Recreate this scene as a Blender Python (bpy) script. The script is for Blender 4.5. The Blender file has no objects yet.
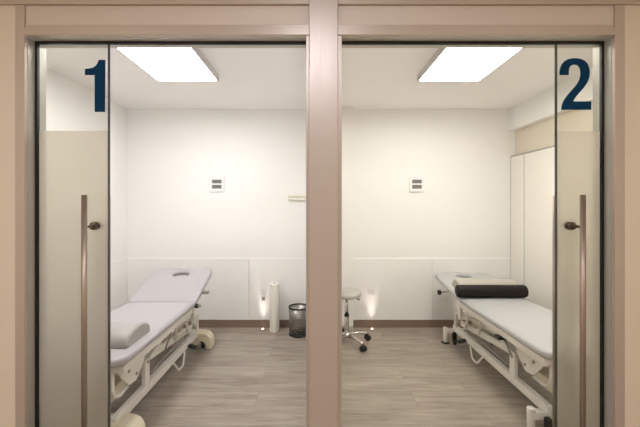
import bpy, bmesh, math, random
from mathutils import Vector, Matrix
from mathutils.geometry import tessellate_polygon

random.seed(7)
scene = bpy.context.scene
COL = scene.collection
PI = math.pi

# ------------------------------------------------------------------ materials
def new_mat(name):
    m = bpy.data.materials.new(name)
    m.use_nodes = True
    nt = m.node_tree
    return m, nt, nt.nodes, nt.links, nt.nodes['Principled BSDF']

def srgb(r, g, b):
    f = lambda c: (c/255/12.92) if c/255 <= .04045 else ((c/255+.055)/1.055)**2.4
    return (f(r), f(g), f(b), 1)

def paint(name, col, rough=.6, metal=0, var=.03, scale=6, bump=0, bscale=200, coat=0, spec=.5):
    """Plain material with a faint procedural mottling and optional fine grain."""
    m, nt, N, L, p = new_mat(name)
    tc = N.new('ShaderNodeTexCoord')
    nz = N.new('ShaderNodeTexNoise'); nz.inputs['Scale'].default_value = scale
    nz.inputs['Detail'].default_value = 3
    L.new(tc.outputs['Object'], nz.inputs['Vector'])
    mx = N.new('ShaderNodeMix'); mx.data_type = 'RGBA'
    mx.inputs[6].default_value = tuple(c*(1-var) for c in col[:3])+(1,)
    mx.inputs[7].default_value = tuple(min(1, c*(1+var)) for c in col[:3])+(1,)
    L.new(nz.outputs['Fac'], mx.inputs[0])
    L.new(mx.outputs[2], p.inputs['Base Color'])
    p.inputs['Roughness'].default_value = rough
    p.inputs['Metallic'].default_value = metal
    p.inputs['Coat Weight'].default_value = coat
    p.inputs['Specular IOR Level'].default_value = spec
    if bump:
        n2 = N.new('ShaderNodeTexNoise'); n2.inputs['Scale'].default_value = bscale
        L.new(tc.outputs['Object'], n2.inputs['Vector'])
        b = N.new('ShaderNodeBump'); b.inputs['Strength'].default_value = bump
        b.inputs['Distance'].default_value = .002
        L.new(n2.outputs['Fac'], b.inputs['Height']); L.new(b.outputs[0], p.inputs['Normal'])
    return m

def brushed(name, col, rough=.32, metal=1.0, axis='z'):
    m, nt, N, L, p = new_mat(name)
    tc = N.new('ShaderNodeTexCoord'); mp = N.new('ShaderNodeMapping')
    mp.inputs['Scale'].default_value = (300, 300, 3) if axis == 'z' else (3, 300, 300)
    nz = N.new('ShaderNodeTexNoise'); nz.inputs['Scale'].default_value = 1
    L.new(tc.outputs['Object'], mp.inputs['Vector']); L.new(mp.outputs[0], nz.inputs['Vector'])
    mr = N.new('ShaderNodeMapRange'); mr.inputs['To Min'].default_value = rough-.05; mr.inputs['To Max'].default_value = rough+.08
    L.new(nz.outputs['Fac'], mr.inputs['Value']); L.new(mr.outputs[0], p.inputs['Roughness'])
    p.inputs['Base Color'].default_value = col
    p.inputs['Metallic'].default_value = metal
    return m

def emit(name, col, strength):
    m, nt, N, L, p = new_mat(name)
    p.inputs['Base Color'].default_value = (.8, .8, .8, 1)
    p.inputs['Emission Color'].default_value = col
    p.inputs['Emission Strength'].default_value = strength
    return m

def floor_mat():
    m, nt, N, L, p = new_mat('grey_oak_planks')
    tc = N.new('ShaderNodeTexCoord')
    br = N.new('ShaderNodeTexBrick')
    br.offset = .37; br.offset_frequency = 2
    br.inputs['Scale'].default_value = 1
    br.inputs['Brick Width'].default_value = 1.22
    br.inputs['Row Height'].default_value = .2
    br.inputs['Mortar Size'].default_value = .0016
    br.inputs['Mortar Smooth'].default_value = .3
    br.inputs['Bias'].default_value = 0
    br.inputs['Color1'].default_value = (.0, .0, .0, 1)
    br.inputs['Color2'].default_value = (1, 1, 1, 1)
    br.inputs['Mortar'].default_value = (.5, .5, .5, 1)
    L.new(tc.outputs['Object'], br.inputs['Vector'])
    # grain, shifted per plank
    mp = N.new('ShaderNodeMapping'); mp.inputs['Scale'].default_value = (1.3, 11, 1)
    ad = N.new('ShaderNodeVectorMath'); ad.operation = 'MULTIPLY_ADD'
    ad.inputs[1].default_value = (7, 3, 5)
    L.new(br.outputs['Color'], ad.inputs[0]); L.new(tc.outputs['Object'], ad.inputs[2])
    L.new(ad.outputs[0], mp.inputs['Vector'])
    n1 = N.new('ShaderNodeTexNoise'); n1.inputs['Scale'].default_value = 1.6; n1.inputs['Detail'].default_value = 7
    n1.inputs['Roughness'].default_value = .62; n1.inputs['Distortion'].default_value = .6
    L.new(mp.outputs[0], n1.inputs['Vector'])
    mp2 = N.new('ShaderNodeMapping'); mp2.inputs['Scale'].default_value = (3, 70, 1)
    L.new(ad.outputs[0], mp2.inputs['Vector'])
    n2 = N.new('ShaderNodeTexNoise'); n2.inputs['Scale'].default_value = 1.5; n2.inputs['Detail'].default_value = 5
    L.new(mp2.outputs[0], n2.inputs['Vector'])
    mixn = N.new('ShaderNodeMix'); mixn.inputs[0].default_value = .32
    L.new(n1.outputs['Fac'], mixn.inputs[2]); L.new(n2.outputs['Fac'], mixn.inputs[3])
    cr = N.new('ShaderNodeValToRGB')
    e = cr.color_ramp.elements
    e[0].position = .30; e[0].color = FLOOR_A
    e[1].position = .68; e[1].color = FLOOR_B
    L.new(mixn.outputs[0], cr.inputs['Fac'])
    # plank to plank tone
    hs = N.new('ShaderNodeHueSaturation')
    mr = N.new('ShaderNodeMapRange'); mr.inputs['To Min'].default_value = .93; mr.inputs['To Max'].default_value = 1.07
    L.new(br.outputs['Color'], mr.inputs['Value']); L.new(mr.outputs[0], hs.inputs['Value'])
    L.new(cr.outputs['Color'], hs.inputs['Color'])
    mm = N.new('ShaderNodeMix'); mm.data_type = 'RGBA'
    mm.inputs[7].default_value = (.12, .10, .08, 1)
    mf = N.new('ShaderNodeMath'); mf.operation = 'MULTIPLY'; mf.inputs[1].default_value = .6
    L.new(br.outputs['Fac'], mf.inputs[0]); L.new(mf.outputs[0], mm.inputs[0])
    L.new(hs.outputs['Color'], mm.inputs[6]); L.new(mm.outputs[2], p.inputs['Base Color'])
    p.inputs['Roughness'].default_value = .42
    b = N.new('ShaderNodeBump'); b.inputs['Strength'].default_value = .08; b.inputs['Distance'].default_value = .002
    L.new(n2.outputs['Fac'], b.inputs['Height']); L.new(b.outputs[0], p.inputs['Normal'])
    return m

FLOOR_A = (.195, .158, .125, 1)
FLOOR_B = (.43, .375, .315, 1)

def clear_glass(name):
    m, nt, N, L, p = new_mat(name)
    out = N['Material Output']
    tr = N.new('ShaderNodeBsdfTransparent'); tr.inputs[0].default_value = (.945, .945, .925, 1)
    gl = N.new('ShaderNodeBsdfGlossy'); gl.inputs['Roughness'].default_value = .02
    lw = N.new('ShaderNodeLayerWeight')
    pw = N.new('ShaderNodeMath'); pw.operation = 'POWER'; pw.inputs[1].default_value = 5
    fr = N.new('ShaderNodeMath'); fr.operation = 'MULTIPLY_ADD'; fr.inputs[1].default_value = .9; fr.inputs[2].default_value = .03
    L.new(lw.outputs['Facing'], pw.inputs[0]); L.new(pw.outputs[0], fr.inputs[0])
    mx = N.new('ShaderNodeMixShader')
    L.new(fr.outputs[0], mx.inputs[0]); L.new(tr.outputs[0], mx.inputs[1]); L.new(gl.outputs[0], mx.inputs[2])
    L.new(mx.outputs[0], out.inputs['Surface'])
    return m

def frosted(name):
    m, nt, N, L, p = new_mat(name)
    out = N['Material Output']
    tl = N.new('ShaderNodeBsdfTranslucent'); tl.inputs[0].default_value = (.84, .795, .745, 1)
    df = N.new('ShaderNodeBsdfDiffuse'); df.inputs[0].default_value = (.60, .58, .53, 1)
    mx = N.new('ShaderNodeMixShader'); mx.inputs[0].default_value = .26
    L.new(tl.outputs[0], mx.inputs[1]); L.new(df.outputs[0], mx.inputs[2])
    # etched surface: part of the light passes with a wide blur, so near things show as soft shadows
    rf = N.new('ShaderNodeBsdfRefraction'); rf.inputs['Color'].default_value = (.86, .84, .79, 1)
    rf.inputs['Roughness'].default_value = .42; rf.inputs['IOR'].default_value = 1.3
    m2 = N.new('ShaderNodeMixShader'); m2.inputs[0].default_value = .62
    L.new(mx.outputs[0], m2.inputs[1]); L.new(rf.outputs[0], m2.inputs[2])
    L.new(m2.outputs[0], out.inputs['Surface'])
    return m

def perforated(name):
    """Sheet steel with a grid of punched holes (object space cylinder mapping)."""
    m, nt, N, L, p = new_mat(name)
    out = N['Material Output']
    tc = N.new('ShaderNodeTexCoord'); sx = N.new('ShaderNodeSeparateXYZ')
    L.new(tc.outputs['Object'], sx.inputs[0])
    at = N.new('ShaderNodeMath'); at.operation = 'ARCTAN2'
    L.new(sx.outputs['Y'], at.inputs[0]); L.new(sx.outputs['X'], at.inputs[1])
    def math_(op, a, b=None):
        n = N.new('ShaderNodeMath'); n.operation = op
        for i, v in enumerate((a, b)):
            if v is None: continue
            if isinstance(v, (int, float)): n.inputs[i].default_value = v
            else: L.new(v, n.inputs[i])
        return n.outputs[0]
    u = math_('MULTIPLY', at.outputs[0], 27/(2*PI))
    v = math_('MULTIPLY', sx.outputs['Z'], 38)
    row = math_('FLOOR', v)
    u = math_('ADD', u, math_('MULTIPLY', row, .5))
    fu = math_('SUBTRACT', math_('FRACT', math_('ADD', u, 100)), .5)
    fv = math_('SUBTRACT', math_('FRACT', v), .5)
    d = math_('SQRT', math_('ADD', math_('MULTIPLY', fu, fu), math_('MULTIPLY', fv, fv)))
    hole = math_('LESS_THAN', d, .31)
    band = math_('MULTIPLY', math_('GREATER_THAN', sx.outputs['Z'], .03), math_('LESS_THAN', sx.outputs['Z'], .30))
    hole = math_('MULTIPLY', hole, band)
    p.inputs['Base Color'].default_value = (.33, .31, .28, 1)
    p.inputs['Metallic'].default_value = .8; p.inputs['Roughness'].default_value = .38
    tr = N.new('ShaderNodeBsdfTransparent'); mx = N.new('ShaderNodeMixShader')
    L.new(hole, mx.inputs[0]); L.new(p.outputs[0], mx.inputs[1]); L.new(tr.outputs[0], mx.inputs[2])
    L.new(mx.outputs[0], out.inputs['Surface'])
    return m

M = {}
M['floor'] = floor_mat()
M['wall'] = paint('white_wall_paint', (.86, .855, .84, 1), .55, var=.01)
M['panel'] = paint('white_wall_panel', (.86, .855, .84, 1), .4, var=.01)
M['tan'] = paint('tan_wall_paint', (.70, .64, .53, 1), .6, var=.01)
M['ceil'] = paint('white_ceiling_paint', (.88, .86, .84, 1), .8, var=.01)
M['base'] = paint('brown_skirting', (.235, .165, .125, 1), .45, var=.12, scale=14)
M['beige'] = paint('beige_wall_paint', (.77, .685, .575, 1), .6, var=.015)
M['cream'] = paint('cream_wall_paint', (.80, .75, .60, 1), .6, var=.01)
M['frame'] = brushed('rose_bronze_frame', (.57, .50, .435, 1), .42, .35)
M['frame_h'] = brushed('rose_bronze_rail', (.58, .50, .43, 1), .40, .35, 'x')
M['hpanel'] = paint('rose_header_panel', (.69, .61, .54, 1), .5, var=.02)
M['reveal'] = brushed('grey_aluminium', (.50, .49, .445, 1), .3, .35)
M['under'] = brushed('grey_aluminium_soffit', (.56, .53, .49, 1), .4, .2, 'x')
M['gasket'] = paint('black_gasket', (.008, .008, .009, 1), .6)
M['glass'] = clear_glass('clear_glass')
M['film'] = frosted('frosted_film')
M['edge'] = paint('dark_glass_edge', (.05, .06, .055, 1), .25)
M['num'] = paint('navy_vinyl', srgb(0, 56, 92), .6, var=.02, spec=.12)
M['handle'] = brushed('bronze_handle', (.40, .32, .275, 1), .34, .8)
M['lock'] = paint('dark_bronze', (.16, .125, .10, 1), .3, metal=.9)
M['lampframe'] = paint('grey_lamp_frame', (.58, .57, .56, 1), .4, metal=.3)
M['led_l'] = emit('led_diffuser_cool', (1, .975, .955, 1), 28.5)
M['led_r'] = emit('led_diffuser_warm', (1, .96, .88, 1), 28.5)
M['spotdisc'] = emit('spot_lens', (1, .78, .68, 1), 6)
M['chrome'] = paint('chrome', (.72, .71, .68, 1), .12, metal=1, var=0)
M['white_metal'] = paint('cream_powder_coat', (.74, .72, .66, 1), .35, var=.02)
M['cream_plastic'] = paint('cream_plastic', (.72, .66, .50, 1), .35, var=.02)
M['grey_metal'] = paint('grey_metal', (.34, .33, .31, 1), .35, metal=.6)
M['black'] = paint('black_rubber', (.014, .013, .012, 1), .5)
M['black_vinyl'] = paint('black_vinyl', (.010, .007, .006, 1), .5, spec=.25, bump=.15, bscale=90)
M['vinyl_l'] = paint('pale_lilac_vinyl', (.42, .405, .422, 1), .38, var=.015, bump=.08, bscale=60)
M['vinyl_r'] = paint('pale_grey_vinyl', (.45, .452, .45, 1), .38, var=.015, bump=.08, bscale=60)
M['bolster'] = paint('light_grey_vinyl', (.37, .36, .345, 1), .45, var=.015, bump=.1, bscale=60)
M['bolster_c'] = paint('ivory_vinyl', (.44, .415, .36, 1), .45, var=.015, bump=.1, bscale=60)
M['seatvinyl'] = paint('ivory_seat_vinyl', (.46, .45, .42, 1), .4, var=.02)
M['plate'] = paint('white_plastic', (.82, .82, .83, 1), .35, var=0)
M['slot'] = paint('dark_grey_grille', (.17, .16, .15, 1), .5, var=.3, scale=90)
M['ivory'] = paint('ivory_plastic', (.86, .84, .76, 1), .4, var=.02)
M['paper'] = paint('white_paper', (.80, .78, .70, 1), .8, var=.02, scale=40)
M['card'] = paint('brown_card', (.30, .22, .15, 1), .8)
M['perf'] = perforated('perforated_steel')
M['cab'] = paint('white_laminate', (.80, .78, .72, 1), .3, var=.01)
M['cabframe'] = paint('grey_profile', (.42, .41, .38, 1), .4, metal=.3)

# ------------------------------------------------------------------ mesh helpers
def bx(bm, x0, x1, y0, y1, z0, z1, mat=None):
    vs = [bm.verts.new((x, y, z)) for x in (x0, x1) for y in (y0, y1) for z in (z0, z1)]
    if mat is not None:
        for v in vs: v.co = mat @ v.co
    for f in ((0, 1, 3, 2), (4, 6, 7, 5), (0, 4, 5, 1), (2, 3, 7, 6), (0, 2, 6, 4), (1, 5, 7, 3)):
        bm.faces.new([vs[i] for i in f])
    return vs

def bar(bm, p0, p1, w, h, up=(0, 0, 1)):
    """Rectangular bar from p0 to p1, w sideways and h along 'up'."""
    p0, p1 = Vector(p0), Vector(p1)
    d = (p1-p0); n = d.normalized()
    s = n.cross(Vector(up)).normalized(); u = s.cross(n)
    vs = []
    for p in (p0, p1):
        for a, b in ((-1, -1), (1, -1), (1, 1), (-1, 1)):
            vs.append(bm.verts.new(p+s*(a*w/2)+u*(b*h/2)))
    for f in ((3, 2, 1, 0), (4, 5, 6, 7), (0, 1, 5, 4), (1, 2, 6, 5), (2, 3, 7, 6), (3, 0, 4, 7)):
        bm.faces.new([vs[i] for i in f])

def tube(bm, pts, r, n=14, smooth=True):
    pts = [Vector(p) for p in pts]
    rings = []
    ref = None
    for i, p in enumerate(pts):
        if i == 0: t = pts[1]-p
        elif i == len(pts)-1: t = p-pts[i-1]
        else: t = (pts[i+1]-p).normalized()+(p-pts[i-1]).normalized()
        t.normalize()
        if ref is None:
            ref = Vector((0, 0, 1)) if abs(t.z) < .9 else Vector((1, 0, 0))
        s = t.cross(ref).normalized(); ref = s.cross(t).normalized()
        rings.append([bm.verts.new(p+(s*math.cos(2*PI*k/n)+ref*math.sin(2*PI*k/n))*r) for k in range(n)])
    for a, b in zip(rings, rings[1:]):
        for k in range(n):
            f = bm.faces.new((a[k], a[(k+1) % n], b[(k+1) % n], b[k])); f.smooth = smooth
    bm.faces.new(rings[0][::-1]); bm.faces.new(rings[-1])

def lathe(bm, prof, c=(0, 0, 0), n=32, axis='z', smooth=True, closed=False):
    c = Vector(c); rings = []
    for r, h in prof:
        ring = []
        for k in range(n):
            a = 2*PI*k/n
            if axis == 'z': v = Vector((r*math.cos(a), r*math.sin(a), h))
            elif axis == 'x': v = Vector((h, r*math.cos(a), r*math.sin(a)))
            else: v = Vector((r*math.sin(a), h, r*math.cos(a)))
            ring.append(bm.verts.new(c+v))
        rings.append(ring)
    pairs = list(zip(rings, rings[1:]))
    if closed: pairs.append((rings[-1], rings[0]))
    for a, b in pairs:
        for k in range(n):
            f = bm.faces.new((a[k], a[(k+1) % n], b[(k+1) % n], b[k])); f.smooth = smooth
    if not closed:
        if prof[0][0] > 1e-5: bm.faces.new(rings[0][::-1])
        if prof[-1][0] > 1e-5: bm.faces.new(rings[-1])
    bmesh.ops.remove_doubles(bm, verts=bm.verts, dist=1e-6)

def prism(bm, pts, lo, hi, plane='xz'):
    """Extrude a closed outline; plane names the two outline axes."""
    def mk(a, b, h):
        return {'xz': (a, h, b), 'yz': (h, a, b), 'xy': (a, b, h)}[plane]
    A = [bm.verts.new(mk(a, b, lo)) for a, b in pts]
    B = [bm.verts.new(mk(a, b, hi)) for a, b in pts]
    n = len(pts)
    tri = tessellate_polygon([[Vector((a, b, 0)) for a, b in pts]])
    for t in tri:
        bm.faces.new([A[i] for i in t]); bm.faces.new([B[i] for i in reversed(t)])
    for i in range(n):
        bm.faces.new((A[i], B[i], B[(i+1) % n], A[(i+1) % n]))

def obj(name, bm, mat, parent=None, bevel=0, seg=2, loc=None):
    bmesh.ops.recalc_face_normals(bm, faces=bm.faces)
    me = bpy.data.meshes.new(name); bm.to_mesh(me); bm.free()
    me.materials.append(M[mat] if isinstance(mat, str) else mat)
    o = bpy.data.objects.new(name, me); COL.objects.link(o)
    if parent is not None: o.parent = parent
    if loc is not None: o.location = loc
    if bevel:
        b = o.modifiers.new('bevel', 'BEVEL'); b.width = bevel; b.segments = seg
        b.limit_method = 'ANGLE'; b.angle_limit = math.radians(40)
    return o

def tag(o, label=None, cat=None, group=None, kind=None):
    if label: o['label'] = label
    if cat: o['category'] = cat
    if group: o['group'] = group
    if kind: o['kind'] = kind
    return o

def empty(name, loc, label=None, cat=None, group=None, kind=None):
    o = bpy.data.objects.new(name, None); COL.objects.link(o)
    o.location = loc; o.empty_display_size = .05
    return tag(o, label, cat, group, kind)

def B(*a):
    bm = bmesh.new()
    if a: bx(bm, *a)
    return bm

def struct(name, bm, mat, label=None, cat=None, bevel=0, parent=None):
    o = obj(name, bm, mat, parent, bevel)
    if parent is None: tag(o, label, cat, kind='structure')
    return o

def rounded_rect(x0, x1, y0, y1, r, n=8, radii=None):
    rr = radii or (r, r, r, r)
    pts = []
    for (cx, cy, a0, q) in ((x1-rr[0], y1-rr[0], 0, rr[0]), (x0+rr[1], y1-rr[1], PI/2, rr[1]),
                            (x0+rr[2], y0+rr[2], PI, rr[2]), (x1-rr[3], y0+rr[3], 1.5*PI, rr[3])):
        for k in range(n+1):
            a = a0+PI/2*k/n
            pts.append((cx+q*math.cos(a), cy+q*math.sin(a)))
    return pts

def pad(outline, thick, bev, holes=()):
    """Cushion from a filled 2D outline (with holes): rounded edges, lying on z = 0..thick. Returns a bmesh."""
    cu = bpy.data.curves.new('tmp', 'CURVE'); cu.dimensions = '2D'; cu.fill_mode = 'BOTH'
    for pts in (outline,)+tuple(holes):
        sp = cu.splines.new('POLY'); sp.points.add(len(pts)-1); sp.use_cyclic_u = True
        for q, (x, y) in zip(sp.points, pts): q.co = (x, y, 0, 1)
    cu.extrude = max(thick/2-bev, .0005); cu.bevel_depth = bev; cu.bevel_resolution = 4
    cu.offset = -bev
    o = bpy.data.objects.new('tmp', cu)
    me = bpy.data.meshes.new_from_object(o)
    bm = bmesh.new(); bm.from_mesh(me)
    bpy.data.objects.remove(o); bpy.data.curves.remove(cu); bpy.data.meshes.remove(me)
    bmesh.ops.remove_doubles(bm, verts=bm.verts, dist=1e-5)
    for v in bm.verts: v.co.z += thick/2
    for f in bm.faces: f.smooth = abs(f.normal.z) < .98
    return bm

# ------------------------------------------------------------------ room shell
CEIL = 2.68
BACK = 3.97
XL, XR = -2.31, 2.46
FY0, FY1 = 1.54, 1.66          # the partition with the doors

struct('floor', B(-3.2, 3.2, -1.6, BACK+.1, -.06, 0), 'floor', 'grey oak plank floor running through both treatment rooms', 'floor')
struct('ceiling', B(-3.2, 3.2, FY1, BACK+.1, CEIL, CEIL+.08), 'ceil', 'white ceiling over the treatment rooms', 'ceiling')
struct('wall_back', B(-2.6, 2.8, BACK, BACK+.1, 0, CEIL), 'wall', 'white back wall of the treatment rooms', 'wall')
struct('wall_left', B(XL-.1, XL, FY1, BACK, 0, CEIL), 'wall', 'white left wall of the first treatment room', 'wall')
struct('wall_right', B(XR, XR+.1, FY1, BACK, 0, CEIL), 'tan', 'tan wall strip above the white cupboard doors', 'wall')
struct('wall_partition', B(-.03, .045, FY1, BACK, 0, CEIL), 'wall', 'white partition between the two treatment rooms', 'wall')
struct('wall_pilaster', B(.045, .458, 3.87, BACK, 0, CEIL), 'wall', 'white pilaster in the corner behind the stool', 'wall')
struct('ceiling_beam', B(2.38, XR, FY1, BACK, 2.41, CEIL), 'wall', 'white boxed beam along the top of the right wall', 'beam')

# lower wall panels
TP = .012
k = 1
def panel(x0, x1, lab):
    global k
    struct('trim_%d' % k, B(x0+.002, x1-.002, BACK-TP, BACK, .092, .848), 'panel', lab, 'wall panel', bevel=.003); k += 1
panel(XL+TP, -1.59, 'white lower wall panel in the left corner of room one')
panel(-1.59, -.81, 'white lower wall panel behind the head of the left couch')
panel(-.81, -.03, 'white lower wall panel behind the paper roll and waste bin')
panel(.458, 1.44, 'white lower wall panel behind the stool in room two')
panel(1.44, 2.40, 'white lower wall panel behind the head of the right couch')
struct('trim_%d' % k, B(XL, XL+TP, FY1, BACK, .092, .848), 'panel', 'white lower wall panel along the left wall', 'wall panel', bevel=.003); k += 1

struct('baseboard_back', B(XL+TP, -.03, BACK-.016, BACK, 0, .09), 'base', 'brown skirting along the back of room one', 'skirting')
struct('baseboard_left', B(XL, XL+.016, FY1, BACK-.016, 0, .09), 'base', 'brown skirting along the left wall', 'skirting')
struct('baseboard_right', B(.458, 2.40, BACK-.016, BACK, 0, .09), 'base', 'brown skirting along the back of room two', 'skirting')
struct('baseboard_pilaster', B(.045, .458, 3.87-.016, 3.87, 0, .05), 'reveal', 'low grey skirting on the pilaster', 'skirting')

# ------------------------------------------------------------------ door partition seen from the corridor
JL, JR = -1.381, 1.426
HZ = 2.307
def tr(bm, mat, lab, cat='door frame', bevel=.002):
    global k
    o = struct('trim_%d' % k, bm, mat, lab, cat, bevel); k += 1
    return o

for side, x0, x1 in (('front_left', -3.2, -1.424), ('front_right', 1.472, 3.2)):
    bm = B(x0, x1, FY0, FY0+.06, 0, 2.452)
    struct('wall_'+side, bm, 'beige', 'beige corridor wall %s of the glass doors' % side.split('_')[1], 'wall')
    struct('wall_'+side+'_inner', B(x0, x1, FY0+.06, FY1, 0, CEIL), 'wall', 'white inner face of the corridor wall', 'wall')
struct('wall_front_top', B(-3.2, 3.2, FY0, FY0+.06, 2.477, 2.76), 'cream', 'cream wall above the door frames', 'wall')
struct('wall_front_top_inner', B(-1.424, 1.472, FY0+.06, FY1, 2.40, CEIL), 'wall', 'white inner wall over the doors', 'wall')
tr(B(-3.2, -.028, FY0-.012, FY0+.06, 2.452, 2.477), 'frame_h', 'thin bronze cover rail above the left door')
tr(B(.108, 3.2, FY0-.012, FY0+.06, 2.452, 2.477), 'frame_h', 'thin bronze cover rail above the right door')
# jambs
tr(B(-1.424, JL, FY0-.006, FY0+.012, 0, 2.452), 'frame', 'bronze upright of the left door frame beside the beige wall')
tr(B(JR, 1.472, FY0-.006, FY0+.012, 0, 2.452), 'frame', 'bronze upright of the right door frame beside the beige wall')
tr(B(-1.424, JL, FY0+.012, FY1, 0, HZ), 'reveal', 'grey inner lining of the left door opening')
tr(B(JR, 1.472, FY0+.012, FY1, 0, HZ), 'reveal', 'grey inner lining of the right door opening')
# mullion
bm = B(-.028, .108, FY0-.022, FY0, 0, 2.76)
tr(bm, 'frame', 'broad bronze post between the two doors', bevel=.003)
tr(B(-.043, -.028, FY0-.004, FY1, 0, HZ), 'frame', 'slim bronze strip on the left edge of the middle post', bevel=.002)
tr(B(.108, .128, FY0-.004, FY1, 0, HZ), 'frame', 'slim bronze strip on the right edge of the middle post', bevel=.002)
tr(B(-.028, .108, FY0, FY1, 0, HZ), 'frame', 'core of the middle post', bevel=0)
for x0, x1, w in ((JL, -.028, 'left'), (.108, JR, 'right')):
    # stepped header rail: three shallow ribs
    bm = bmesh.new()
    for a, b, d in ((HZ, HZ+.018, -.010), (HZ+.018, HZ+.034, -.006), (HZ+.034, HZ+.052, -.002)):
        bx(bm, x0, x1, FY0+d, FY0+.012, a, b)
    tr(bm, 'frame_h', 'ribbed bronze rail over the %s door opening' % w, bevel=.0015)
    tr(B(x0, x1, FY0+.002, FY0+.06, HZ+.052, 2.452), 'hpanel', 'flat rose header panel over the %s door' % w, bevel=.001)
    tr(B(x0, x1, FY0+.012, FY1, HZ, HZ+.05), 'under', 'grey soffit of the %s door opening' % w, bevel=0)
    g0, g1 = (x0, -.043) if w == 'left' else (.128, x1)
    tr(B(g0, g1, 1.592, 1.607, HZ-.011, HZ), 'gasket', 'black sliding track under the %s door head' % w, 'door track', bevel=0)
tr(B(JL, JL+.011, 1.593, 1.607, 0, HZ-.011), 'gasket', 'black seal on the left door jamb', 'door seal', bevel=0)
tr(B(JR-.011, JR, 1.593, 1.607, 0, HZ-.011), 'gasket', 'black seal on the right door jamb', 'door seal', bevel=0)

# corridor behind the camera
struct('ceiling_corridor', B(-3.2, 3.2, -1.6, FY0, 2.76, 2.82), 'ceil', 'corridor ceiling', 'ceiling')
struct('wall_corridor_back', B(-3.2, 3.2, -1.7, -1.6, 0, 2.76), 'beige', 'beige wall behind the camera', 'wall')
struct('wall_corridor_left', B(-3.3, -3.2, -1.6, FY0, 0, 2.76), 'beige', 'beige end wall on the left', 'wall')
struct('wall_corridor_right', B(3.2, 3.3, -1.6, FY0, 0, 2.76), 'beige', 'beige end wall on the right', 'wall')

# ------------------------------------------------------------------ sliding glass doors
NUM1 = [(72, 137), (72, 167), (118, 167), (118, 342), (167, 342), (169, 95), (137, 95), (133, 108), (124, 122), (110, 132), (92, 136)]
NUM2 = [(68, 167), (112, 167), (112, 150), (114, 135), (120, 125), (130, 119), (141, 118), (152, 121), (160, 129), (165, 140), (167, 155),
        (166, 172), (162, 188), (155, 203), (145, 217), (131, 233), (115, 251), (101, 268), (90, 284), (82, 300), (78, 315), (76, 332),
        (218, 332), (219, 292), (133, 292), (138, 282), (146, 270), (158, 256), (173, 239), (187, 222), (198, 206), (206, 190), (210, 174),
        (212, 155), (210, 136), (204, 118), (195, 105), (181, 95), (163, 89), (141, 87), (120, 89), (103, 94), (89, 103), (78, 117), (71, 134), (68, 150)]

def px(xp, yp, s):
    return ((xp-315)/s, 1.5-(yp-205)/s)

def sliding_door(name, x0, x1, xh, num, nx, ny, label, free_right):
    GY0, GY1 = 1.594, 1.604
    root = empty(name, ((x0+x1)/2, 1.599, 0), label, 'door', kind='structure')
    inv = Vector((-(x0+x1)/2, -1.599, 0))
    def put(nm, bm, mat, par=None, bevel=0):
        for v in bm.verts: v.co += inv
        return obj(nm, bm, mat, par or root, bevel)
    put('glass_pane', B(x0, x1, GY0, GY1, .008, HZ-.012), 'glass')
    put('frosted_film', B(x0+.001, x1-.001, GY1+.0005, GY1+.0015, .01, 1.868), 'film')
    xe = x1 if free_right else x0
    put('edge_seal', B(xe-.002, xe+.002, GY0-.001, GY1+.002, .008, HZ-.012), 'edge')
    bm = bmesh.new()
    pts = [px(nx+a/4.75, ny+b/4.75, 202.6) for a, b in num]
    prism(bm, pts, GY0-.0015, GY0-.0003, 'xz')
    n = put('number', bm, 'num'); n['label'] = 'navy blue door number %s' % ('1' if free_right else '2')
    zs = (1.397, .33)
    for y, nm in ((1.522, 'front'), (1.697, 'rear')):
        bm = bmesh.new()
        # flattened round bar
        prof = [(.0125*math.cos(2*PI*q/20), .011*math.sin(2*PI*q/20)) for q in range(20)]
        ring = lambda z: [bm.verts.new((xh+a, y+b, z)) for a, b in prof]
        A, Z = ring(.18), ring(1.548)
        for q in range(20):
            f = bm.faces.new((A[q], A[(q+1) % 20], Z[(q+1) % 20], Z[q])); f.smooth = True
        bm.faces.new(A[::-1]); bm.faces.new(Z)
        h = put('pull_handle', bm, 'handle')
        h['label'] = 'long bronze pull bar on the %s' % ('corridor side' if nm == 'front' else 'room side')
        for z in zs:
            bm = bmesh.new()
            if nm == 'front': tube(bm, [(xh, y+.008, z), (xh, GY0, z)], .006)
            else: tube(bm, [(xh, GY1+.002, z), (xh, y-.008, z)], .006)
            put('standoff', bm, 'lock', h)
            bm = bmesh.new()
            if nm == 'front': lathe(bm, [(.0, GY0-.016), (.017, GY0-.016), (.019, GY0-.014), (.019, GY0-.008), (.016, GY0-.007), (.016, GY0-.005), (.020, GY0-.004), (.020, GY0)], (xh, 0, z), 24, 'y')
            else: lathe(bm, [(.020, GY1+.002), (.020, GY1+.008), (.013, GY1+.012), (.0, GY1+.012)], (xh, 0, z), 24, 'y')
            put('rosette', bm, 'lock', h)
    return root

sliding_door('door_1', JL+.004, -1.02, -1.087, NUM1, 70, 40, 'sliding glass door with frosted lower film and navy number 1', True)
sliding_door('door_2', 1.193, JR-.004, 1.262, NUM2, 545, 40, 'sliding glass door with frosted lower film and navy number 2', False)

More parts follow.
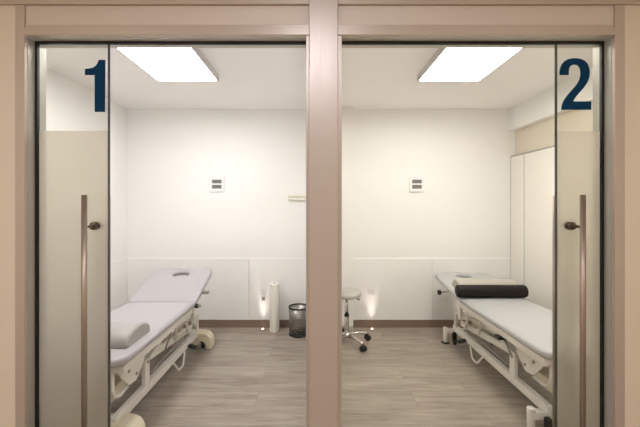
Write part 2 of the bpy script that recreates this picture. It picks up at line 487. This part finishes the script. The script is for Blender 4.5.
# ------------------------------------------------------------------ ceiling lights
def ceiling_light(xc, y0, y1, w, led, label):
    root = empty('ceiling_light', (xc, (y0+y1)/2, CEIL), label, 'ceiling light', 'square ceiling light panels')
    L2 = (y1-y0)/2; h = .055
    bm = bmesh.new()
    t = .014
    bx(bm, -w/2-t, -w/2, -L2-t, L2+t, -h, 0); bx(bm, w/2, w/2+t, -L2-t, L2+t, -h, 0)
    bx(bm, -w/2, w/2, -L2-t, -L2, -h, 0); bx(bm, -w/2, w/2, L2, L2+t, -h, 0)
    obj('frame', bm, 'lampframe', root)
    obj('diffuser', B(-w/2, w/2, -L2, L2, -h+.004, -h+.012), led, root)
    return root
ceiling_light(-1.155, 2.26, 2.93, .53, 'led_l', 'glowing white ceiling light panel in room 1 above the lilac couch')
ceiling_light(1.215, 2.26, 2.93, .54, 'led_r', 'glowing white ceiling light panel in room 2 above the couch with black roll')

# floor uplights
def uplight(x, y, label):
    root = empty('floor_uplight', (x, y, 0), label, 'floor light', 'small floor uplights along the back wall')
    bm = bmesh.new(); lathe(bm, [(.0155, 0), (.026, 0), (.026, .003), (.023, .005), (.0155, .005)], n=24, closed=True)
    obj('rim', bm, 'chrome', root)
    bm = bmesh.new(); lathe(bm, [(.0155, .001), (.0155, .004), (.0, .0045)], n=24)
    obj('lens', bm, 'spotdisc', root)
    ld = bpy.data.lights.new('uplight_beam', 'SPOT'); ld.energy = 14; ld.color = (1, .84, .76)
    ld.spot_size = math.radians(40); ld.spot_blend = 1; ld.shadow_soft_size = .03
    lo = bpy.data.objects.new('uplight_beam', ld); COL.objects.link(lo); lo.parent = root
    lo.location = (0, 0, .012); lo.rotation_euler = (PI+math.radians(-2), 0, 0)
    return root
uplight(-.63, 3.905, 'small round floor uplight beside the standing white paper roll')
uplight(.69, 3.905, 'small round floor uplight on the open floor right of the stool')
uplight(1.80, 3.905, 'small round floor uplight behind the head end of the right couch')

# ------------------------------------------------------------------ wall plates
def wall_plate(x, z, label):
    root = empty('wall_control_plate', (x, BACK, z), label, 'wall plate', 'square white wall plates')
    obj('plate', B(-.088, .088, -.022, 0, -.095, .09), 'plate', root, .004)
    for dz in (.030, -.034):
        obj('grille', B(-.058, .058, -.0245, -.02, dz-.022, dz+.022), 'slot', root)
wall_plate(-1.20, 1.757, 'square white plate with two dark slots on the wall of room 1')
wall_plate(1.245, 1.757, 'square white plate with two dark slots on the wall of room 2')

def outlet(x, z, label, plug):
    root = empty('wall_outlet', (x, BACK-TP, z), label, 'outlet', 'wall outlets above the floor uplights')
    obj('plate', B(-.042, .042, -.010, 0, -.042, .042), 'plate', root, .003)
    bm = bmesh.new(); lathe(bm, [(.026, -.0115), (.022, -.0115), (.020, -.006), (0, -.006)], (0, 0, 0), 24, 'y')
    obj('socket', bm, 'ivory', root)
    if plug:
        o = obj('cover', B(-.02, .02, -.018, 0, -.105, -.065), 'grey_metal', root, .004)
outlet(-.63, .44, 'white wall outlet with a small grey switch under it beside the paper roll', True)
outlet(.69, .44, 'white wall outlet right of the stool in room 2', False)

# small ivory rail on the wall near the post
root = empty('wall_rail', (-.20, BACK, 1.59), 'small ivory double rail on the wall beside the middle post', 'rail')
obj('backplate', B(-.13, .13, -.010, 0, -.045, .045), 'ivory', root, .003)
for dz in (.022, -.022):
    bm = bmesh.new(); tube(bm, [(-.125, -.028, dz), (.125, -.028, dz)], .009, 10); obj('bar', bm, 'ivory', root)
    for sx in (-.11, .11): obj('bracket', B(sx-.006, sx+.006, -.028, -.01, dz-.006, dz+.006), 'ivory', root)

# ------------------------------------------------------------------ paper roll
root = empty('paper_roll', (-.482, 3.85, 0), 'tall white roll of couch paper standing on the floor by the wall', 'paper roll')
bm = bmesh.new()
lathe(bm, [(.018, 0), (.056, 0), (.0565, .005), (.0565, .560), (.055, .566), (.018, .566)], n=40, closed=True)
obj('paper', bm, 'paper', root)
bm = bmesh.new(); lathe(bm, [(.014, .002), (.018, .002), (.018, .568), (.014, .568)], n=24, closed=True)
obj('core', bm, 'card', root)

# ------------------------------------------------------------------ waste bin
root = empty('waste_bin', (-.19, 3.75, 0), 'perforated steel waste bin with black rim on the floor by the post', 'waste bin')
bm = bmesh.new()
n = 48
lathe(bm, [(.108, .016), (.114, .318), (.1125, .318), (.1065, .016)], n=n, closed=True)
obj('body', bm, 'perf', root)
bm = bmesh.new(); lathe(bm, [(.105, .006), (.112, 0), (.1135, .012), (.112, .026), (.105, .026)], n=n, closed=True)
lathe(bm, [(.0, .008), (.106, .008), (.106, .014), (.0, .014)], n=n)
obj('base', bm, 'black', root)
bm = bmesh.new(); lathe(bm, [(.1095, .312), (.1165, .312), (.1175, .319), (.1165, .326), (.1095, .326)], n=n, closed=True)
obj('rim', bm, 'black', root)

# ------------------------------------------------------------------ stool
root = empty('swivel_stool', (.345, 3.51, 0), 'round ivory swivel stool on chrome five-star base with black castors', 'stool')
bm = bmesh.new()
lathe(bm, [(0, .508), (.135, .508), (.152, .515), (.159, .535), (.155, .554), (.140, .566), (.10, .572), (0, .574)], n=40)
obj('seat', bm, 'seatvinyl', root)
bm = bmesh.new(); lathe(bm, [(0, .498), (.085, .498), (.095, .507), (0, .507)], n=28); obj('seat_plate', bm, 'grey_metal', root)
bm = bmesh.new(); lathe(bm, [(0, .30), (.017, .30), (.017, .498), (0, .498)], n=20); obj('piston', bm, 'chrome', root)
bm = bmesh.new(); lathe(bm, [(0, .08), (.026, .08), (.026, .30), (.022, .308), (0, .308)], n=24); obj('column', bm, 'chrome', root)
bm = bmesh.new(); lathe(bm, [(.02, .292), (.0275, .292), (.0275, .314), (.02, .314)], n=24, closed=True); obj('collar', bm, 'black', root)
bm = bmesh.new(); tube(bm, [(.03, -.02, .505), (.10, -.06, .500), (.13, -.08, .492)], .006); lv = obj('height_lever', bm, 'black', root)
bm = bmesh.new(); lathe(bm, [(0, .07), (.045, .07), (.045, .105), (.03, .12), (0, .12)], n=24); obj('hub', bm, 'chrome', root)
for i in range(5):
    a = math.radians(-54+72*i)
    c, s = math.cos(a), math.sin(a)
    bm = bmesh.new(); P = lambda r, z: (r*c, r*s, z)
    tube(bm, [P(.03, .098), (P(.14, .094)), P(.22, .082), P(.252, .070)], .017, 12)
    leg = obj('leg', bm, 'chrome', root)
    bm = bmesh.new()
    side = Vector((-s, c, 0))
    base = Vector(P(.252, .0))
    for d in (-.016, .016):
        ctr = base+side*d+Vector((0, 0, .030))
        tube(bm, [ctr-side*.009, ctr+side*.010], .030, 18)
    tube(bm, [base+Vector((0, 0, .03)), base+Vector((0, 0, .066))], .012, 12)
    obj('caster', bm, 'black', leg)

# ------------------------------------------------------------------ right wall cupboard
root = empty('wall_cupboard', (XR, 3.0, 0), 'flat white cupboard doors along the right wall beside the couch', 'cupboard')
cx0, cx1 = 2.402-XR, 0
bm = bmesh.new()
ds = (BACK-3.0-.002, 3.71-3.0, 2.81-3.0, 1.91-3.0)
bx(bm, cx0, cx1, ds[3], ds[0], 2.085, 2.10)
for d in ds:
    a = d-.007 if d == ds[0] else d-.004
    bx(bm, cx0, cx1, a-.003, a+.009 if d != ds[0] else ds[0], .0, 2.085)
obj('frame', bm, 'cabframe', root)
for a, b in zip(ds, ds[1:]):
    hi = a-.010 if a == ds[0] else a-.008
    obj('door', B(cx0-.002, cx1-.004, b+.006, hi, .01, 2.083), 'cab', root, .002)

# ------------------------------------------------------------------ treatment couches
def arm_box(bm, p0, p1, w, h): bar(bm, p0, p1, w, h)

def couch(xc, yh, tilt, head_len, vinyl, NE, bo, label, covers):
    """NE: foot end, bo: shift of the base. v runs along the couch, 0 at the hinge, + to the head."""
    root = empty('treatment_couch', (xc, yh, 0), label, 'treatment couch', 'two treatment couches')
    W = .62
    zt, zb = .612, .560
    # cushions
    bm = pad(rounded_rect(-W/2, W/2, NE, -.006, .07, radii=(.015, .015, .09, .09)), zt-zb, .022)
    for v in bm.verts: v.co.z += zb
    obj('seat_cushion', bm, vinyl, root)
    hole = [(.085*math.cos(2*PI*q/28), head_len-.125+.05*math.sin(2*PI*q/28)) for q in range(28)]
    bm = pad(rounded_rect(-W/2, W/2, .006, head_len, .1, radii=(.09, .09, .015, .015)), zt-zb, .020, (hole[::-1],))
    R = Matrix.Translation((0, 0, zb)) @ Matrix.Rotation(tilt, 4, 'X')
    for v in bm.verts: v.co = R @ v.co
    obj('head_cushion', bm, vinyl, root)
    # upper frame
    bm = bmesh.new()
    for s in (-1, 1):
        bx(bm, s*.268-.018, s*.268+.018, NE+.06, .0, .503, .552)
    for v in (NE+.08, -.62, -.03):
        bx(bm, -.270, .270, v-.018, v+.018, .508, .545)
    obj('upper_frame', bm, 'white_metal', root, .004)
    # head frame
    bm = bmesh.new()
    for s in (-1, 1): bx(bm, s*.245-.014, s*.245+.014, .0, head_len-.12, -.034, -.002, R)
    for v in (.05, head_len-.26): bx(bm, -.245, .245, v-.014, v+.014, -.032, -.004, R)
    obj('head_frame', bm, 'white_metal', root, .003)
    before = set(root.children)
    # base: two long beams and a cross tube at each end
    xb = .172
    for s in (-1, 1):
        obj('base_beam', B(s*xb-.022, s*xb+.022, -1.08, .36, .135, .195), 'white_metal', root, .004)
    for v in (.345, -1.05):
        f = B(-.27, .27, v-.026, v+.026, .10 if covers else .105, .16 if covers else .152)
        e = obj('base_cross_tube', f, 'white_metal', root, .004)
        for s in (-1, 1):
            if covers:
                bm = bmesh.new()
                tube(bm, [(s*.235-.012, v, .035), (s*.235+.012, v, .035)], .035, 20)
                bx(bm, s*.235-.02, s*.235+.02, v-.012, v+.012, .05, .135)
                obj('wheel', bm, 'black', e)
            else:
                bm = bmesh.new(); tube(bm, [(s*.278, v+.004, .012), (s*.278, v+.004, .168)], .024, 20)
                p = obj('foot_post', bm, 'white_metal', e, .003)
                bm = bmesh.new(); lathe(bm, [(0, 0), (.042, 0), (.042, .008), (.026, .014), (0, .014)], (s*.278, v+.004, 0), 24)
                obj('rubber_foot', bm, 'black', p)
                bm = bmesh.new()
                tube(bm, [(s*.20-.011, v-.05, .03), (s*.20+.011, v-.05, .03)], .03, 18)
                bx(bm, s*.20-.017, s*.20+.017, v-.062, v-.03, .04, .13)
                obj('wheel', bm, 'black', e)
    if covers:
        for v in (.345, -1.05):
            # rounded plastic hood over each end of the base, open underneath round the wheel
            pts = [(-.335, .012), (-.332, .08), (-.322, .12), (-.30, .15), (-.27, .166), (-.23, .172), (.23, .172), (.27, .166), (.30, .15), (.322, .12), (.332, .08), (.335, .012),
                   (.285, .012), (.28, .06), (.26, .085), (.235, .092), (.21, .085), (.19, .06), (.185, .03), (.12, .03), (.12, .125), (-.12, .125), (-.12, .03),
                   (-.185, .03), (-.19, .06), (-.21, .085), (-.235, .092), (-.26, .085), (-.28, .06), (-.285, .012)]
            bm = bmesh.new(); prism(bm, pts, v-.062, v+.062, 'xz')
            obj('foot_cover', bm, 'cream_plastic', root, .014, 3)
    # lifting gear
    for s in (-1, 1):
        # far column, near pivot plate, lift arm
        obj('column', B(s*xb-.016, s*xb+.016, .30, .345, .195, .36), 'white_metal', root, .003)
        obj('pivot_plate', B(s*xb-.014, s*xb+.014, -.72, -.655, .19, .375), 'white_metal', root, .004)
        bm = bmesh.new(); bar(bm, (s*(xb-.035), .28, .24), (s*(xb-.035), -.71, .355), .03, .05)
        a = obj('lift_arm', bm, 'white_metal', root, .004)
        for v, z in ((.26, .243), (-.688, .353)):
            bm = bmesh.new(); tube(bm, [(s*(xb-.055), v, z), (s*(xb+.022), v, z)], .010, 14)
            obj('pivot_bolt', bm, 'grey_metal', a)
        bm = bmesh.new(); bar(bm, (s*(xb-.005), .32, .345), (s*(xb+.045), -.30, .505), .026, .032)
        obj('lift_link', bm, 'white_metal', root, .003)
        bm = bmesh.new(); bar(bm, (s*(xb+.04), -.40, .505), (s*(xb+.01), -.66, .365), .022, .028)
        obj('lift_link', bm, 'white_metal', root, .003)
        obj('upright', B(s*.225-.014, s*.225+.014, .08, .125, .34, .505), 'white_metal', root, .003)
        bm = bmesh.new(); bar(bm, (s*.205, -.05, .50), (s*.165, .12, .25), .02, .026); obj('diagonal_brace', bm, 'white_metal', root, .003)
        bm = bmesh.new(); bar(bm, (s*.205, -.28, .50), (s*.165, -.14, .29), .02, .026); obj('diagonal_brace', bm, 'white_metal', root, .003)
        bm = bmesh.new(); tube(bm, [(s*.12, .22, .24), (s*.15, .05, .20), (s*.155, -.25, .235), (s*.15, -.55, .215), (s*.10, -.80, .25)], .007, 8)
        obj('cable', bm, 'grey_metal', root)
        # gusset under the foot end
        bm = bmesh.new()
        prism(bm, [(-.78, .505), (-1.10, .505), (-1.06, .43), (-.98, .345), (-.90, .335), (-.80, .42)], s*.215-.006, s*.215+.006, 'yz')
        g = obj('gusset', bm, 'white_metal', root, .002)
        for v, z in ((-.90, .38), (-.99, .44)):
            bm = bmesh.new(); tube(bm, [(s*.205, v, z), (s*.228, v, z)], .010, 12); obj('bolt', bm, 'grey_metal', g)
        # round tube loop at the foot end
        bm = bmesh.new()
        tube(bm, [(s*.20, -1.12, .505), (s*.205, -1.13, .40), (s*.205, -1.11, .345), (s*.205, -1.06, .325), (s*.205, -.98, .335)], .011, 12)
        obj('tube_loop', bm, 'white_metal', root)
        # bent foot bar hanging outside the beam
        bm = bmesh.new(); q = s*(xb+.035)
        tube(bm, [(s*xb, -.06, .15), (q, -.07, .14), (q+s*.012, -.13, .06), (q+s*.012, -.145, .052), (q+s*.012, -.215, .052), (q+s*.012, -.23, .06), (q, -.29, .14), (s*xb, -.30, .15)], .009, 12)
        obj('foot_bar', bm, 'white_metal', root)
        # lever and pedal
        bm = bmesh.new(); bar(bm, (s*(xb+.02), .06, .15), (s*(xb+.10), .06, .128), .05, .018); obj('pedal', bm, 'black', root, .004)
        lv_ = -.70 if not covers else -.45
        bm = bmesh.new(); tube(bm, [(s*.262, lv_, .50), (s*.25, lv_-.10, .38)], .007, 10)
        bm2 = obj('release_lever', bm, 'grey_metal', root)
        if not covers:
            bm = bmesh.new(); bx(bm, s*.28-.03, s*.28+.03, lv_-.03, lv_+.04, .476, .498); obj('grip', bm, 'black', bm2, .005)
        bm = bmesh.new(); bar(bm, (s*(xb-.035), .30, .33), (s*(xb-.035), -.62, .435), .022, .034)
        obj('lift_arm', bm, 'white_metal', root, .004)
    # drive motor and piston along the middle
    bm = bmesh.new(); tube(bm, [(0, .26, .25), (0, -.20, .305)], .034, 20)
    mo = obj('actuator', bm, 'white_metal', root)
    bm = bmesh.new(); tube(bm, [(0, -.20, .305), (0, -.62, .355)], .014, 14); obj('piston', bm, 'chrome', mo)
    bm = bmesh.new(); bx(bm, -.05, .06, .10, .24, .20, .32); obj('motor_housing', bm, 'cream_plastic', mo, .012)
    obj('lift_crossbar', B(-.16, .16, -.70, -.67, .335, .37), 'white_metal', root, .003)
    # control box
    obj('control_box', B(-.09, .09, -.98, -.76, .215, .30), 'cream_plastic', root, .01)
    for c in set(root.children)-before: c.location.y += bo
    # head adjusting knob and stay
    for s in (-1, 1):
        c0 = R @ Vector((s*.29, head_len*.30, -.022)); c1 = R @ Vector((s*.345, head_len*.30, -.022))
        if covers:
            p0 = Vector((s*.25, .0, .572)); p1 = Vector((s*.325, .0, .572))
            bm = bmesh.new(); tube(bm, [p0, p1+Vector((s*.035, 0, 0))], .012, 12); kn = obj('hinge_axle', bm, 'grey_metal', root)
            bm = bmesh.new(); tube(bm, [p1-Vector((s*.022, 0, 0)), p1+Vector((s*.012, 0, 0))], .021, 18); obj('knob', bm, 'black', kn, .004)
            bm = bmesh.new(); bar(bm, R @ Vector((s*.25, head_len*.42, -.02)), R @ Vector((s*.355, head_len*.42, -.02)), .05, .022)
            obj('side_bracket', bm, 'grey_metal', root, .003)
            bm = bmesh.new(); bar(bm, (s*.262, -.10, .50), R @ Vector((s*.262, head_len*.42, -.036)), .02, .02); obj('head_stay', bm, 'white_metal', root, .003)
        else:
            p0 = R @ Vector((s*.25, head_len*.42, -.02)); p1 = R @ Vector((s*.35, head_len*.42, -.035))
            bm = bmesh.new(); tube(bm, [p0, p1], .007, 12); kn = obj('knob_stem', bm, 'grey_metal', root)
            bm = bmesh.new(); lathe(bm, [(0, 0), (.012, 0), (.026, s*.012), (.026, s*.03), (.012, s*.04), (0, s*.04)], p1, 18, 'x'); obj('knob', bm, 'black', kn)
    return root

couch(-1.41, 2.97, math.radians(20.5), .60, 'vinyl_l', -1.13, .08,
      'pale lilac treatment couch with raised head rest and cream foot covers in room 1', True)
couch(1.698, 3.17, math.radians(9), .65, 'vinyl_r', -1.24, 0,
      'pale grey treatment couch lying nearly flat with cushions on it in room 2', False)

# ------------------------------------------------------------------ bolsters
def half_round(name, x0, x1, yc, zb, wy, h, mat, label, cat='cushion', rot=0):
    """Half-round bolster lying across a couch with soft ends."""
    root_loc = ((x0+x1)/2, yc, zb)
    bm = bmesh.new(); n = 20; half = (x1-x0)/2
    xs = [(-half, .86), (-half+.006, .95), (-half+.018, 1), (half-.018, 1), (half-.006, .95), (half, .86)]
    rings = []
    for x, sc in xs:
        ring = []
        for q in range(n+1):
            a = PI*q/n
            y = -math.cos(a)*wy/2*sc; z = (math.sin(a)**.8)*h*sc
            ring.append(bm.verts.new((x, y, z+ .006*(0 if q in (0, n) else 1))))
        ring.append(bm.verts.new((x, wy/2*sc*.93, 0))); ring.append(bm.verts.new((x, -wy/2*sc*.93, 0)))
        rings.append(ring)
    m = len(rings[0])
    for a, b in zip(rings, rings[1:]):
        for q in range(m):
            f = bm.faces.new((a[q], a[(q+1) % m], b[(q+1) % m], b[q])); f.smooth = True
    bm.faces.new(rings[0]); bm.faces.new(rings[-1][::-1])
    o = obj(name, bm, mat, None, loc=root_loc)
    o.rotation_euler = (rot, 0, 0)
    return tag(o, label, cat)

half_round('half_round_bolster', -1.69, -1.160, 2.14, .6125, .30, .092, 'bolster',
           'light grey half-round bolster lying on the foot end of the lilac couch')
tl = math.radians(9)
yb = 3.17+.155
half_round('half_round_bolster', 1.445, 2.045, yb, .613+.155*math.tan(tl)+.0015, .19, .092, 'bolster_c',
           'ivory half-round bolster behind the black roll on the right couch', rot=tl)
bm = bmesh.new()
lathe(bm, [(0, -.33), (.045, -.33), (.056, -.324), (.060, -.31), (.060, .31), (.056, .324), (.045, .33), (0, .33)], n=32, axis='x')
o = obj('roll_bolster', bm, 'black_vinyl', None, loc=(1.69, 3.165-.065, .6135+.060))
tag(o, 'black cylindrical roll cushion lying across the right couch', 'cushion')

# ------------------------------------------------------------------ corridor downlights
def downlight(x, y, col, power, label):
    root = empty('corridor_downlight', (x, y, 2.76), label, 'ceiling light', 'corridor downlights')
    bm = bmesh.new(); lathe(bm, [(.075, 0), (.10, 0), (.10, -.006), (.075, -.010)], n=32, closed=True)
    obj('rim', bm, 'plate', root)
    ld = bpy.data.lights.new('downlight_lamp', 'AREA'); ld.shape = 'DISK'; ld.size = .15; ld.energy = power; ld.color = col
    lo = bpy.data.objects.new('downlight_lamp', ld); COL.objects.link(lo); lo.parent = root; lo.location = (0, 0, -.012)
    return root
downlight(.0, .35, (.86, .88, 1), 16, 'round downlight in the corridor ceiling over the middle post')
downlight(-1.9, -.6, (1, .93, .85), 27, 'round downlight in the corridor ceiling at the left')
downlight(1.9, -.6, (1, .91, .80), 22, 'round downlight in the corridor ceiling at the right')

w = bpy.data.worlds.new('World'); scene.world = w; w.use_nodes = True
w.node_tree.nodes['Background'].inputs[0].default_value = (1, .95, .88, 1)
w.node_tree.nodes['Background'].inputs[1].default_value = .15

# ------------------------------------------------------------------ camera
cd = bpy.data.cameras.new('camera'); cam = bpy.data.objects.new('camera', cd); COL.objects.link(cam)
cam.location = (0, 0, 1.5); cam.rotation_euler = (PI/2, 0, 0)
cd.sensor_width = 36; cd.lens = 323/640*36
cd.shift_x = 5/640; cd.shift_y = -8.5/640
cd.clip_start = .02
scene.camera = cam

vs = scene.view_settings
vs.view_transform = 'Standard'; vs.look = 'None'; vs.gamma = 1; vs.exposure = 0
vs.use_curve_mapping = False
scene.cycles.max_bounces = 12; scene.cycles.diffuse_bounces = 8; scene.cycles.transparent_max_bounces = 16
scene.cycles.sample_clamp_indirect = 8
